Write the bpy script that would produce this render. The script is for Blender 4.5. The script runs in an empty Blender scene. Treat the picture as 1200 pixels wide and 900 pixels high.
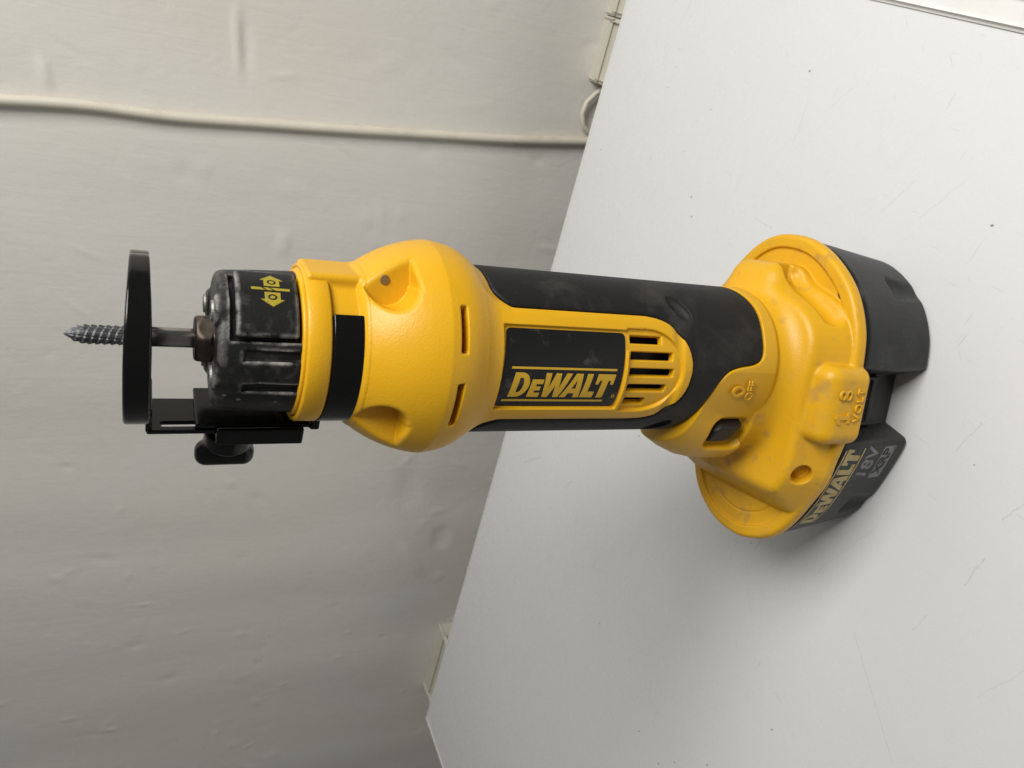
import bpy, bmesh, math, random
import numpy as np
from mathutils import Vector, Matrix
random.seed(7); np.random.seed(7)
MM = 0.001
sc = bpy.context.scene
COL = sc.collection

# ------------------------------------------------------------------ camera
cam_d = bpy.data.cameras.new("camera"); cam = bpy.data.objects.new("camera", cam_d); COL.objects.link(cam)
PITCH, ROLL = math.radians(26.0), math.radians(-0.9)
fw = Vector((0, math.cos(PITCH), -math.sin(PITCH)))
rt = Vector((1, 0, 0)); dn = Vector((0, -math.sin(PITCH), -math.cos(PITCH)))
r2 = rt*math.cos(ROLL) + dn*math.sin(ROLL); d2 = dn*math.cos(ROLL) - rt*math.sin(ROLL)
m = Matrix((d2, r2, -fw)).transposed().to_4x4()          # the picture is taken with the phone turned a quarter
m.translation = Vector((-12, -244, 292))*MM
cam.matrix_world = m
cam_d.sensor_width = 36; cam_d.lens = 27.0; cam_d.clip_start = 0.01; cam_d.clip_end = 50
cam_d.dof.use_dof = True; cam_d.dof.focus_distance = 0.262; cam_d.dof.aperture_fstop = 30
sc.camera = cam

# ------------------------------------------------------------------ world, lamps, exposure
W = bpy.data.worlds.new("World"); sc.world = W; W.use_nodes = True
bg = W.node_tree.nodes["Background"]; bg.inputs[0].default_value = (1.0, 0.99, 0.965, 1); bg.inputs[1].default_value = 0.135
def area(name, loc, tgt, size, power, col):
    d = bpy.data.lights.new(name, 'AREA'); d.shape = 'RECTANGLE'; d.size, d.size_y = size; d.energy = power; d.color = col
    o = bpy.data.objects.new(name, d); COL.objects.link(o); o.location = loc
    o.rotation_euler = (Vector(tgt) - Vector(loc)).to_track_quat('-Z', 'Y').to_euler(); return o
area("ceiling_lamp", (0.42, -0.46, 0.76), (0.02, 0.03, 0.05), (0.48, 0.48), 10.4, (1.0, 0.985, 0.955))
sc.view_settings.view_transform = 'Standard'; sc.view_settings.look = 'None'
sc.view_settings.exposure = 0.0; sc.view_settings.gamma = 1.0

# ------------------------------------------------------------------ materials
def mat(name):
    M = bpy.data.materials.new(name); M.use_nodes = True
    return M, M.node_tree, M.node_tree.nodes["Principled BSDF"]
def nd(t, typ, **kw):
    n = t.nodes.new(typ)
    for k, v in kw.items(): setattr(n, k, v)
    return n
def setv(n, **kw):
    for k, v in kw.items(): n.inputs[k].default_value = v
def coords(t, scale=(1,1,1), rot=(0,0,0)):
    c = nd(t, 'ShaderNodeTexCoord'); mp = nd(t, 'ShaderNodeMapping')
    mp.inputs['Scale'].default_value = scale; mp.inputs['Rotation'].default_value = rot
    t.links.new(c.outputs['Object'], mp.inputs[0]); return mp.outputs[0]
def noise(t, vec, scale, detail=4, rough=.55, dist=0.0):
    n = nd(t, 'ShaderNodeTexNoise'); n.inputs['Scale'].default_value = scale; n.inputs['Detail'].default_value = detail
    n.inputs['Roughness'].default_value = rough; n.inputs['Distortion'].default_value = dist
    t.links.new(vec, n.inputs['Vector']); return n.outputs['Fac']
def ramp(t, fac, stops):
    r = nd(t, 'ShaderNodeValToRGB'); t.links.new(fac, r.inputs[0]); els = r.color_ramp.elements
    while len(els) < len(stops): els.new(0.5)
    for e, (p, c) in zip(els, stops): e.position = p; e.color = c if len(c) == 4 else (*c, 1)
    return r.outputs[0]
def mixc(t, fac, a, b, blend='MIX'):
    x = nd(t, 'ShaderNodeMix', data_type='RGBA', blend_type=blend)
    for s, v in ((0, fac), (6, a), (7, b)):
        if isinstance(v, (int, float)): x.inputs[s].default_value = v
        elif isinstance(v, tuple): x.inputs[s].default_value = (*v, 1) if len(v) == 3 else v
        else: t.links.new(v, x.inputs[s])
    return x.outputs[2]
def mth(t, op, a, b=None, clamp=False):
    n = nd(t, 'ShaderNodeMath', operation=op); n.use_clamp = clamp
    for i, v in enumerate((a, b)):
        if v is None: continue
        if isinstance(v, (int, float)): n.inputs[i].default_value = v
        else: t.links.new(v, n.inputs[i])
    return n.outputs[0]
def bump(t, P, h, strength, dist):
    b = nd(t, 'ShaderNodeBump'); b.inputs['Strength'].default_value = strength; b.inputs['Distance'].default_value = dist
    t.links.new(h, b.inputs['Height']); t.links.new(b.outputs[0], P.inputs['Normal'])

def plastic(name, col, rough, dirt=(0.2,0.17,0.13), dirt_lo=.62, dirt_hi=.8, dirt_amt=.6, dscale=45, bstr=.12, spec=.45, wear=None, speck=None, blot=None):
    M, t, P = mat(name); v = coords(t)
    big = noise(t, v, dscale, 5, .6, .3)
    f = ramp(t, big, [(dirt_lo, (0,0,0)), (dirt_hi, (1,1,1))])
    fine = noise(t, v, 420, 4, .7)
    f2 = mth(t, 'MULTIPLY', f, ramp(t, fine, [(.3,(.25,.25,.25)),(.7,(1,1,1))]))
    f3 = mth(t, 'MULTIPLY', f2, dirt_amt)
    tone = noise(t, v, 18, 3, .5)
    c0 = mixc(t, ramp(t, tone, [(.3,(0,0,0)),(.7,(1,1,1))]), tuple(x*.93 for x in col), tuple(min(1,x*1.05) for x in col))
    c = mixc(t, f3, c0, dirt)
    if speck:
        vo = nd(t, 'ShaderNodeTexVoronoi'); vo.inputs['Scale'].default_value = speck[0]; t.links.new(v, vo.inputs['Vector'])
        sp = mth(t, 'LESS_THAN', vo.outputs['Distance'], speck[1])
        rnd = nd(t, 'ShaderNodeSeparateColor'); t.links.new(vo.outputs['Color'], rnd.inputs[0])
        on = mth(t, 'MULTIPLY', mth(t, 'GREATER_THAN', rnd.outputs[0], speck[2]), sp)
        c = mixc(t, mth(t, 'MULTIPLY', on, speck[4]), c, speck[3])
    if blot:
        bl = ramp(t, noise(t, v, blot[0], 2, .4, .2), [(blot[1],(0,0,0)),(blot[2],(1,1,1))])
        c = mixc(t, mth(t, 'MULTIPLY', bl, blot[4]), c, blot[3])
    if wear:
        g = nd(t, 'ShaderNodeNewGeometry')
        w = ramp(t, g.outputs['Pointiness'], [(wear[0],(0,0,0)),(wear[1],(1,1,1))])
        wn = ramp(t, noise(t, v, 160, 4, .7), [(.38,(0,0,0)),(.62,(1,1,1))])
        c = mixc(t, mth(t, 'MULTIPLY', mth(t, 'MULTIPLY', w, wn), wear[3]), c, wear[2])
    t.links.new(c, P.inputs['Base Color'])
    rr = mth(t, 'ADD', mth(t, 'MULTIPLY', f2, .3), mth(t, 'ADD', mth(t, 'MULTIPLY', fine, .12), rough-.06), True)
    t.links.new(rr, P.inputs['Roughness']); P.inputs['Specular IOR Level'].default_value = spec
    if bstr:
        bump(t, P, mth(t, 'ADD', noise(t, v, 1500, 2, .5), mth(t, 'MULTIPLY', noise(t, v, 90, 3, .5), 1.5)), bstr, .0002)
    return M

YEL = (0.70, 0.374, 0.010)
M_yel = plastic('yellow_plastic', YEL, .38, dirt=(.33,.19,.075), dirt_lo=.6, dirt_hi=.85, dirt_amt=.35, dscale=38, bstr=.35, spec=.38)
M_yeld = plastic('yellow_plastic_grimy', YEL, .40, dirt=(.24,.15,.08), dirt_lo=.55, dirt_hi=.78, dirt_amt=.45, dscale=60, bstr=.35, spec=.38,
                 blot=(150, .62, .74, (.30,.19,.09), .42))
M_rub = plastic('black_rubber', (.0095,.0095,.009), .58, dirt=(.13,.12,.105), dirt_lo=.50, dirt_hi=.80, dirt_amt=.55, dscale=46, bstr=.25, spec=.28, speck=(120,.09,.86,(.12,.11,.10),.5))
M_pack = plastic('black_battery_plastic', (.009,.0092,.0095), .42, dirt=(.15,.15,.145), dirt_lo=.50, dirt_hi=.80, dirt_amt=.5, dscale=48, bstr=.25, spec=.28, wear=(.52,.60,(.12,.12,.118),.5))
M_nose = plastic('worn_black_casting', (.009,.009,.009), .42, dirt=(.26,.25,.235), dirt_lo=.54, dirt_hi=.80, dirt_amt=.28, dscale=200, bstr=.4, spec=.3, wear=(.503,.53,(.36,.35,.33),.8))
M_gloss = plastic('black_enamel_steel', (.004,.004,.004), .17, dirt=(.10,.095,.085), dirt_lo=.62, dirt_hi=.84, dirt_amt=.3, dscale=90, bstr=.05, spec=.34)
M_label = plastic('label_black', (.008,.008,.0083), .40, dirt=(.16,.155,.14), dirt_lo=.58, dirt_hi=.74, dirt_amt=.6, dscale=110, bstr=.05, spec=.3)
M_print = plastic('label_yellow_ink', (.62,.37,.022), .42, dirt=(.2,.15,.06), dirt_amt=.25, bstr=0, spec=.35)
M_fade = plastic('faded_yellow_ink', (.50,.38,.15), .5, dirt=(.06,.055,.05), dirt_lo=.50, dirt_hi=.66, dirt_amt=.7, dscale=140, bstr=0)
M_greyink = plastic('faded_grey_ink', (.20,.20,.195), .5, dirt=(.035,.035,.035), dirt_lo=.42, dirt_hi=.62, dirt_amt=.85, dscale=150, bstr=0)
M_dim = plastic('lock_ink', (.36,.28,.02), .5, dirt=(.05,.05,.04), dirt_lo=.45, dirt_hi=.7, dirt_amt=.6, dscale=140, bstr=0)
M_dark = plastic('dark_interior', (.012,.010,.008), .6, bstr=0, dirt_amt=.1)
def metal(name, col, rough, stretch=(1,1,1), tint=None):
    M, t, P = mat(name); v = coords(t, stretch)
    n = noise(t, v, 300, 4, .6); P.inputs['Metallic'].default_value = 1
    t.links.new(mixc(t, ramp(t, n, [(.3,(0,0,0)),(.7,(1,1,1))]), tuple(x*.6 for x in col), col), P.inputs['Base Color'])
    t.links.new(mth(t, 'ADD', mth(t, 'MULTIPLY', n, .25), rough-.1), P.inputs['Roughness'])
    return M
M_steel = metal('bit_steel', (.22,.22,.23), .55)
M_shank = metal('shank_steel', (.52,.49,.47), .28, (1,1,.05))
M_nut = metal('dark_nut_steel', (.17,.135,.11), .45)
M_screw = metal('screw_steel', (.42,.41,.39), .6)
M_brass = plastic('dull_screw', (.20,.12,.04), .6, bstr=0)

# ------------------------------------------------------------------ mesh helpers
def tag(o, label=None, cat=None, group=None, kind=None):
    for k, v in (('label', label), ('category', cat), ('group', group), ('kind', kind)):
        if v: o[k] = v
    return o
def link(name, me, material, parent=None, smooth=True):
    o = bpy.data.objects.new(name, me); COL.objects.link(o)
    if material: me.materials.append(material)
    if parent: o.parent = parent
    if smooth and len(me.polygons): me.polygons.foreach_set('use_smooth', np.ones(len(me.polygons), bool))
    return o
def mesh_np(name, V, Q):
    me = bpy.data.meshes.new(name); V = np.ascontiguousarray(V, np.float32); Q = np.ascontiguousarray(Q, np.int32)
    k = Q.shape[1]
    me.vertices.add(len(V)); me.vertices.foreach_set('co', V.ravel())
    me.loops.add(Q.size); me.loops.foreach_set('vertex_index', Q.ravel())
    me.polygons.add(len(Q)); me.polygons.foreach_set('loop_start', np.arange(len(Q), dtype=np.int32)*k)
    me.update(calc_edges=True); me.validate(); return me
def nets(F, org, h):
    """surface of the zero level of a sampled distance field, as quads"""
    S = F < 0
    n = np.array(F.shape) - 1
    cnt = np.zeros(tuple(n), np.uint8)
    sl = [slice(0, -1), slice(1, None)]
    for a in (0,1):
        for b in (0,1):
            for c in (0,1): cnt += S[sl[a], sl[b], sl[c]]
    I = np.argwhere((cnt > 0) & (cnt < 8))
    idx = np.full(tuple(n), -1, np.int32); idx[I[:,0], I[:,1], I[:,2]] = np.arange(len(I))
    acc = np.zeros((len(I), 3)); num = np.zeros(len(I))
    for ax in range(3):
        o1, o2 = [k for k in range(3) if k != ax]
        for p in (0,1):
            for q in (0,1):
                A = I.copy(); A[:,o1] += p; A[:,o2] += q; B = A.copy(); B[:,ax] += 1
                fa = F[A[:,0],A[:,1],A[:,2]]; fb = F[B[:,0],B[:,1],B[:,2]]
                cr = (fa < 0) != (fb < 0); t = np.where(cr, fa/np.where(cr, fa-fb, 1), 0)
                acc[cr,o1] += p; acc[cr,o2] += q; acc[cr,ax] += t[cr]; num[cr] += 1
    fr = acc/num[:,None]; V = np.asarray(org) + np.asarray(h)*(I + fr)
    c8 = lambda a_, b_, c_: F[I[:,0]+a_, I[:,1]+b_, I[:,2]+c_]
    x_, y_, z_ = fr.T; N = np.zeros_like(V)
    for p in (0,1):
        for q in (0,1):
            N[:,0] += (c8(1,p,q)-c8(0,p,q))*(y_ if p else 1-y_)*(z_ if q else 1-z_)
            N[:,1] += (c8(p,1,q)-c8(p,0,q))*(x_ if p else 1-x_)*(z_ if q else 1-z_)
            N[:,2] += (c8(p,q,1)-c8(p,q,0))*(x_ if p else 1-x_)*(y_ if q else 1-y_)
    N /= np.linalg.norm(N, axis=1)[:,None]+1e-9
    Qs = []
    for ax in range(3):
        o1, o2 = [(1,2),(2,0),(0,1)][ax]
        s0 = [slice(None)]*3; s1 = [slice(None)]*3; s0[ax] = slice(0,-1); s1[ax] = slice(1,None)
        ch = S[tuple(s0)] != S[tuple(s1)]
        E_ = np.argwhere(ch); E_ = E_[(E_[:,o1] > 0) & (E_[:,o2] > 0) & (E_[:,o1] < F.shape[o1]-1) & (E_[:,o2] < F.shape[o2]-1)]
        def cell(a, b):
            c = E_.copy(); c[:,o1] -= a; c[:,o2] -= b; return idx[c[:,0],c[:,1],c[:,2]]
        q = np.stack([cell(1,1), cell(0,1), cell(0,0), cell(1,0)], 1)
        ins = S[E_[:,0],E_[:,1],E_[:,2]]
        q[~ins] = q[~ins][:, ::-1]; Qs.append(q)
    Q = np.concatenate(Qs); Q = Q[(Q >= 0).all(1)]
    return V, Q, N
class Grid:
    def __init__(s, lo, hi, h):
        s.lo = np.array(lo, float); s.h = h
        ax = [np.arange(lo[k], hi[k]+h, h, dtype=np.float32) for k in range(3)]
        s.ax = ax; s.X = ax[0][:,None,None]; s.Y = ax[1][None,:,None]; s.Z = ax[2][None,None,:]
        s.shape = tuple(len(a) for a in ax)
    def mesh(s, name, F, warp=None):
        F = np.array(np.broadcast_to(F, s.shape), np.float32)
        for k in range(3):
            i = [slice(None)]*3
            for e in (0,-1):
                i[k] = e; F[tuple(i)] = np.maximum(F[tuple(i)], .01)
        V, Q, N = nets(F, s.lo, s.h)
        if warp:
            N = warp(V+N*.01)-warp(V); N /= np.linalg.norm(N, axis=1)[:,None]; V = warp(V)
        me = mesh_np(name, V*MM, Q)
        if len(me.vertices) == len(N):
            me.polygons.foreach_set('use_smooth', np.ones(len(me.polygons), bool)); me.normals_split_custom_set_from_vertices(N)
        return me
def smin(a, b, k):
    h = np.maximum(k - np.abs(a-b), 0)/k
    return np.minimum(a, b) - h*h*k*.25
def smax(a, b, k): return -smin(-a, -b, k)
def rbox(X, Y, Z, c, hs, r):
    x, y, z = np.abs(X-c[0])-hs[0]+r, np.abs(Y-c[1])-hs[1]+r, np.abs(Z-c[2])-hs[2]+r
    return np.sqrt(np.maximum(x,0)**2+np.maximum(y,0)**2+np.maximum(z,0)**2) + np.minimum(np.maximum(x, np.maximum(y, z)), 0) - r
def capsule(X, Y, Z, a, b, r):
    a = np.array(a, float); b = np.array(b, float); d = b-a; L = d@d
    t = np.clip(((X-a[0])*d[0]+(Y-a[1])*d[1]+(Z-a[2])*d[2])/L, 0, 1)
    return np.sqrt((X-a[0]-t*d[0])**2+(Y-a[1]-t*d[1])**2+(Z-a[2]-t*d[2])**2) - r
def rcyl(rho, Z, r, z0, z1, e):
    a, b = rho-r+e, np.abs(Z-(z0+z1)/2)-(z1-z0)/2+e
    return np.minimum(np.maximum(a,b),0)+np.sqrt(np.maximum(a,0)**2+np.maximum(b,0)**2)-e
def smooth_poly(P, n=6):
    P = np.array(P, float); out = []
    for i in range(len(P)):
        p0, p1, p2, p3 = P[i-1], P[i], P[(i+1)%len(P)], P[(i+2)%len(P)]
        for t in np.arange(n)/n:
            out.append(.5*((2*p1)+(-p0+p2)*t+(2*p0-5*p1+4*p2-p3)*t*t+(-p0+3*p1-3*p2+p3)*t**3))
    return np.array(out)
def poly2d(X, Y, P):
    """signed distance to a closed polygon on a broadcast XY sheet"""
    X, Y = np.broadcast_arrays(X, Y); d = np.full(X.shape, 1e9, np.float32); ins = np.zeros(X.shape, bool)
    for i in range(len(P)):
        a, b = P[i], P[(i+1)%len(P)]; e = b-a
        wx, wy = X-a[0], Y-a[1]; t = np.clip((wx*e[0]+wy*e[1])/max(e@e,1e-9), 0, 1)
        d = np.minimum(d, (wx-t*e[0])**2+(wy-t*e[1])**2)
        c = (a[1] > Y) != (b[1] > Y)
        if e[1] != 0: ins ^= c & (X < a[0]+e[0]*(Y-a[1])/e[1])
    d = np.sqrt(d); return np.where(ins, -d, d).astype(np.float32)
def cylwarp(V):                                # (arc at R=28, z, r) -> xyz ; the arc is 0 at the front, positive to the right
    th = V[:,0]/28.0; r = V[:,2]
    return np.stack([r*np.sin(th), -r*np.cos(th), V[:,1]], 1)
def bm_obj(name, bm, material, parent=None, smooth=False):
    me = bpy.data.meshes.new(name); bmesh.ops.recalc_face_normals(bm, faces=bm.faces); bm.to_mesh(me); bm.free()
    return link(name, me, material, parent, smooth)
def lathe(name, prof, material, parent, n=64, smooth=True, axis=None):
    """closed profile of (r, z) turned about z"""
    V = []; Q = []; k = len(prof)
    for i in range(n):
        a = 2*math.pi*i/n
        for r, z in prof: V.append((r*math.cos(a), r*math.sin(a), z))
    for i in range(n):
        for j in range(k-1): Q.append((i*k+j, ((i+1)%n)*k+j, ((i+1)%n)*k+j+1, i*k+j+1))
    me = mesh_np(name, np.array(V)*MM, np.array(Q)); o = link(name, me, material, parent, smooth); return o
def tube(name, pts, r, material, parent=None, n=10):
    P = [Vector(p) for p in pts]; V = []; Q = []
    up = Vector((0.123, 0.456, .881))
    for i, p in enumerate(P):
        d = (P[min(i+1,len(P)-1)]-P[max(i-1,0)]).normalized(); s = d.cross(up).normalized(); u = s.cross(d)
        rr = r[i] if isinstance(r, (list, tuple)) else r
        for k in range(n):
            a = 2*math.pi*k/n; V.append(p + (s*math.cos(a)+u*math.sin(a))*rr)
    for i in range(len(P)-1):
        for k in range(n): Q.append((i*n+k, i*n+(k+1)%n, (i+1)*n+(k+1)%n, (i+1)*n+k))
    V += [P[0], P[-1]]; c0, c1 = len(V)-2, len(V)-1
    T = [(c0, (k+1)%n, k) for k in range(n)] + [(c1, (len(P)-1)*n+k, (len(P)-1)*n+(k+1)%n) for k in range(n)]
    me = bpy.data.meshes.new(name); me.from_pydata([tuple(v*MM) for v in V], [], Q+T); me.update()
    return link(name, me, material, parent)

# flat outlines (letters, plates) -> thin solids bent onto a surface
def outline_mesh(splines):
    c = bpy.data.curves.new('outline', 'CURVE'); c.dimensions = '2D'; c.fill_mode = 'BOTH'
    for s in splines:
        sp = c.splines.new('POLY'); sp.points.add(len(s)-1); sp.use_cyclic_u = True
        for p, q in zip(sp.points, s): p.co = (q[0], q[1], 0, 1)
    o = bpy.data.objects.new('outline', c); me = o.to_mesh().copy() if False else bpy.data.meshes.new_from_object(o)
    bpy.data.objects.remove(o); bpy.data.curves.remove(c); return me
def text_mesh(s, size, offset=0.0, shear=0.0, spacing=1.0):
    c = bpy.data.curves.new('text', 'FONT'); c.body = s; c.size = size; c.offset = offset; c.shear = shear; c.space_character = spacing
    c.align_x = 'CENTER'; c.align_y = 'CENTER'; c.resolution_u = 4; c.fill_mode = 'FRONT'
    o = bpy.data.objects.new('text', c); me = bpy.data.meshes.new_from_object(o)
    bpy.data.objects.remove(o); bpy.data.curves.remove(c); return me
def bend(name, flat, fmap, thick, material, parent, cut=1.2, axis=0):
    """fmap(u, v, w) -> point in mm; w is height over the surface"""
    bm = bmesh.new(); bm.from_mesh(flat); bpy.data.meshes.remove(flat)
    xs = [v.co[axis] for v in bm.verts]; lo, hi = min(xs), max(xs); x = lo+cut*.5
    while x < hi:
        pl = [0,0,0]; pl[axis] = x; no = [0,0,0]; no[axis] = 1
        bmesh.ops.bisect_plane(bm, geom=bm.verts[:]+bm.edges[:]+bm.faces[:], plane_co=pl, plane_no=no); x += cut
    top = set(bm.verts)
    r = bmesh.ops.extrude_face_region(bm, geom=bm.faces[:])
    new = [g for g in r['geom'] if isinstance(g, bmesh.types.BMVert)]; newset = set(new)
    for v in bm.verts:
        w = thick if v in newset else -.25
        v.co = Vector(fmap(v.co.x, v.co.y, w))*MM
    return bm_obj(name, bm, material, parent)
def rrect(x0, x1, y0, y1, r, n=5):
    P = []
    for cx, cy, a0 in ((x1-r,y1-r,0),(x0+r,y1-r,90),(x0+r,y0+r,180),(x1-r,y0+r,270)):
        for k in range(n+1):
            a = math.radians(a0+90*k/n); P.append((cx+r*math.cos(a), cy+r*math.sin(a)))
    return P
def ell(cx, cy, rx, ry, n=20): return [(cx+rx*math.cos(2*math.pi*k/n), cy+ry*math.sin(2*math.pi*k/n)) for k in range(n)]
# heavy slanted capitals of the maker's name, unit height, drawn as outlines
def logo():
    sh = .16; out = []
    def add(pts, x, sy=1.0, sx=1.0):
        out.append([(x+px*sx+py*sy*sh, py*sy) for px, py in pts])
    def arcD(x0, x1, y0, y1, n=12):
        P = [(0 if x0 is None else x0, y0)]
        cx = x0+(x1-x0)*.42
        P += [(cx+(x1-cx)*math.sin(math.pi*k/n), (y0+y1)/2-(y1-y0)/2*math.cos(math.pi*k/n)) for k in range(n+1)]
        P.append((x0, y1)); return P
    add(arcD(0, .82, 0, 1), 0); add(arcD(.29, .54, .2, .8), 0)
    x = .90; s = .74
    add([(0,0),(.62,0),(.62,.25),(.29,.25),(.29,.39),(.56,.39),(.56,.61),(.29,.61),(.29,.75),(.62,.75),(.62,1),(0,1)], x, s, .9)
    x = 1.47
    add([(.17,0),(.44,0),(.62,.52),(.70,0),(.97,0),(1.30,1),(1.02,1),(.84,.40),(.76,1),(.50,1),(.33,.40),(.27,1),(0,1)], x)
    x = 2.52
    add([(0,0),(.29,0),(.36,.18),(.66,.18),(.68,0),(.97,0),(.80,1),(.46,1)], x); add([(.44,.38),(.64,.38),(.60,.76)], x)
    x = 3.55
    add([(0,0),(.64,0),(.64,.26),(.29,.26),(.29,1),(0,1)], x)
    x = 4.16
    add([(.24,0),(.56,0),(.56,.74),(.68,.74),(.72,.58),(.86,.58),(.86,1),(-.06,1),(-.06,.58),(.08,.58),(.12,.74),(.24,.74)], x)
    return out, 5.18

# ------------------------------------------------------------------ the setting: floor, wall, table
EA = math.radians(-30.437); e_ = Vector((math.cos(EA), math.sin(EA), 0)); n_ = Vector((-math.sin(EA), math.cos(EA), 0))
B_ = Vector((-380.6, 556.3, 0))
def TP(a, d, z): return B_ + e_*a - n_*d + Vector((0,0,z))      # a along the far edge, d from it towards the camera, mm


def wall_material():
    M, t, P = mat('painted_plaster'); v = coords(t)
    vs = coords(t, (9, 9, .8))
    n1 = noise(t, v, 6, 5, .55, .4)
    c = mixc(t, ramp(t, n1, [(.32,(0,0,0)),(.68,(1,1,1))]), (.715,.675,.615), (.70,.69,.645))
    n2 = noise(t, v, 28, 5, .65)
    c = mixc(t, mth(t, 'MULTIPLY', ramp(t, n2, [(.58,(0,0,0)),(.78,(1,1,1))]), .18), c, (.56,.53,.49))
    t.links.new(c, P.inputs['Base Color']); P.inputs['Roughness'].default_value = .5; P.inputs['Specular IOR Level'].default_value = .3
    h = mth(t, 'ADD', mth(t, 'MULTIPLY', noise(t, vs, 12, 8, .72, 1.0), .30), mth(t, 'ADD', mth(t, 'MULTIPLY', noise(t, v, 34, 6, .6, .8), .55), mth(t, 'MULTIPLY', noise(t, v, 210, 4, .6), .12)))
    bump(t, P, h, .30, .003); return M
M_wall = wall_material()
# wall: a sheet with trowel waves, ridges and dents in it
WGAP = 90.0
a = np.concatenate([np.linspace(-1250, -425, 40), np.arange(-420, 800, 1.7), np.linspace(805, 1350, 30)]); z = np.concatenate([np.linspace(-740, -125, 30), np.arange(-120, 520, 1.8), np.linspace(525, 900, 20)]); na, nz = len(a), len(z)
Ag, Zg = np.meshgrid(a, z, indexing='ij'); Hh = np.zeros_like(Ag)
rs = np.random.RandomState(3)
for k in range(60):
    wl = 10**rs.uniform(1.75, 2.6); th = rs.normal(0, .45); ph = rs.uniform(0, 6.28)
    Hh += wl*.0022*np.sin((Ag*math.cos(th)+Zg*.45*math.sin(th))*6.283/wl+ph)*.35
for k in range(260):
    ca, cz, ra, rz = rs.uniform(-400, 900), rs.uniform(-80, 520), rs.uniform(2.2, 7), rs.uniform(2.5, 12)
    al = rs.normal(0, .5); u = (Ag-ca)*math.cos(al)+(Zg-cz)*math.sin(al); w_ = -(Ag-ca)*math.sin(al)+(Zg-cz)*math.cos(al)
    Hh += rs.choice([-1, 1])*rs.uniform(.10, .55)*np.exp(-(u/ra)**2-(w_/rz)**2)
for ca, cz, ra, rz, al, am in [(642,234,20,3.2,.12,1.7),(640,228,18,4,.12,-1.3),(600,348,9,3.5,.2,1.8),(501,190,10,5,0,1.5),(423,-30,16,9,.5,-2.0),(250,40,22,12,.3,-2.2),(180,-8,14,9,.2,-2.4),(150,20,26,8,.6,1.8),(330,30,10,14,.2,-1.6)]:
    u = (Ag-ca)*math.cos(al)+(Zg-cz)*math.sin(al); w_ = -(Ag-ca)*math.sin(al)+(Zg-cz)*math.cos(al)
    Hh += .65*am*np.exp(-np.abs(u/ra)**3-np.abs(w_/rz)**2.6)
Wp = np.array(B_)[None,None] + Ag[...,None]*np.array(e_) + (WGAP-Hh)[...,None]*np.array(n_); Wp[...,2] = Zg
ii = np.arange(na*nz).reshape(na, nz)
Qw = np.stack([ii[:-1,:-1], ii[1:,:-1], ii[1:,1:], ii[:-1,1:]], -1).reshape(-1, 4)
wall = link('wall', mesh_np('wall', Wp.reshape(-1,3)*MM, Qw), M_wall); tag(wall, kind='structure', label='uneven off-white painted plaster wall behind the table')

M_floor = plastic('floor_vinyl', (.22,.215,.20), .5, bstr=.05)
bm = bmesh.new()
for p in (TP(-1250,-WGAP,-740), TP(1350,-WGAP,-740), TP(1350,1600,-740), TP(-1250,1600,-740)): bm.verts.new(p*MM)
bm.faces.new(bm.verts[:]); fl = bm_obj('floor', bm, M_floor); tag(fl, kind='structure', label='plain grey floor below the table')

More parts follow.
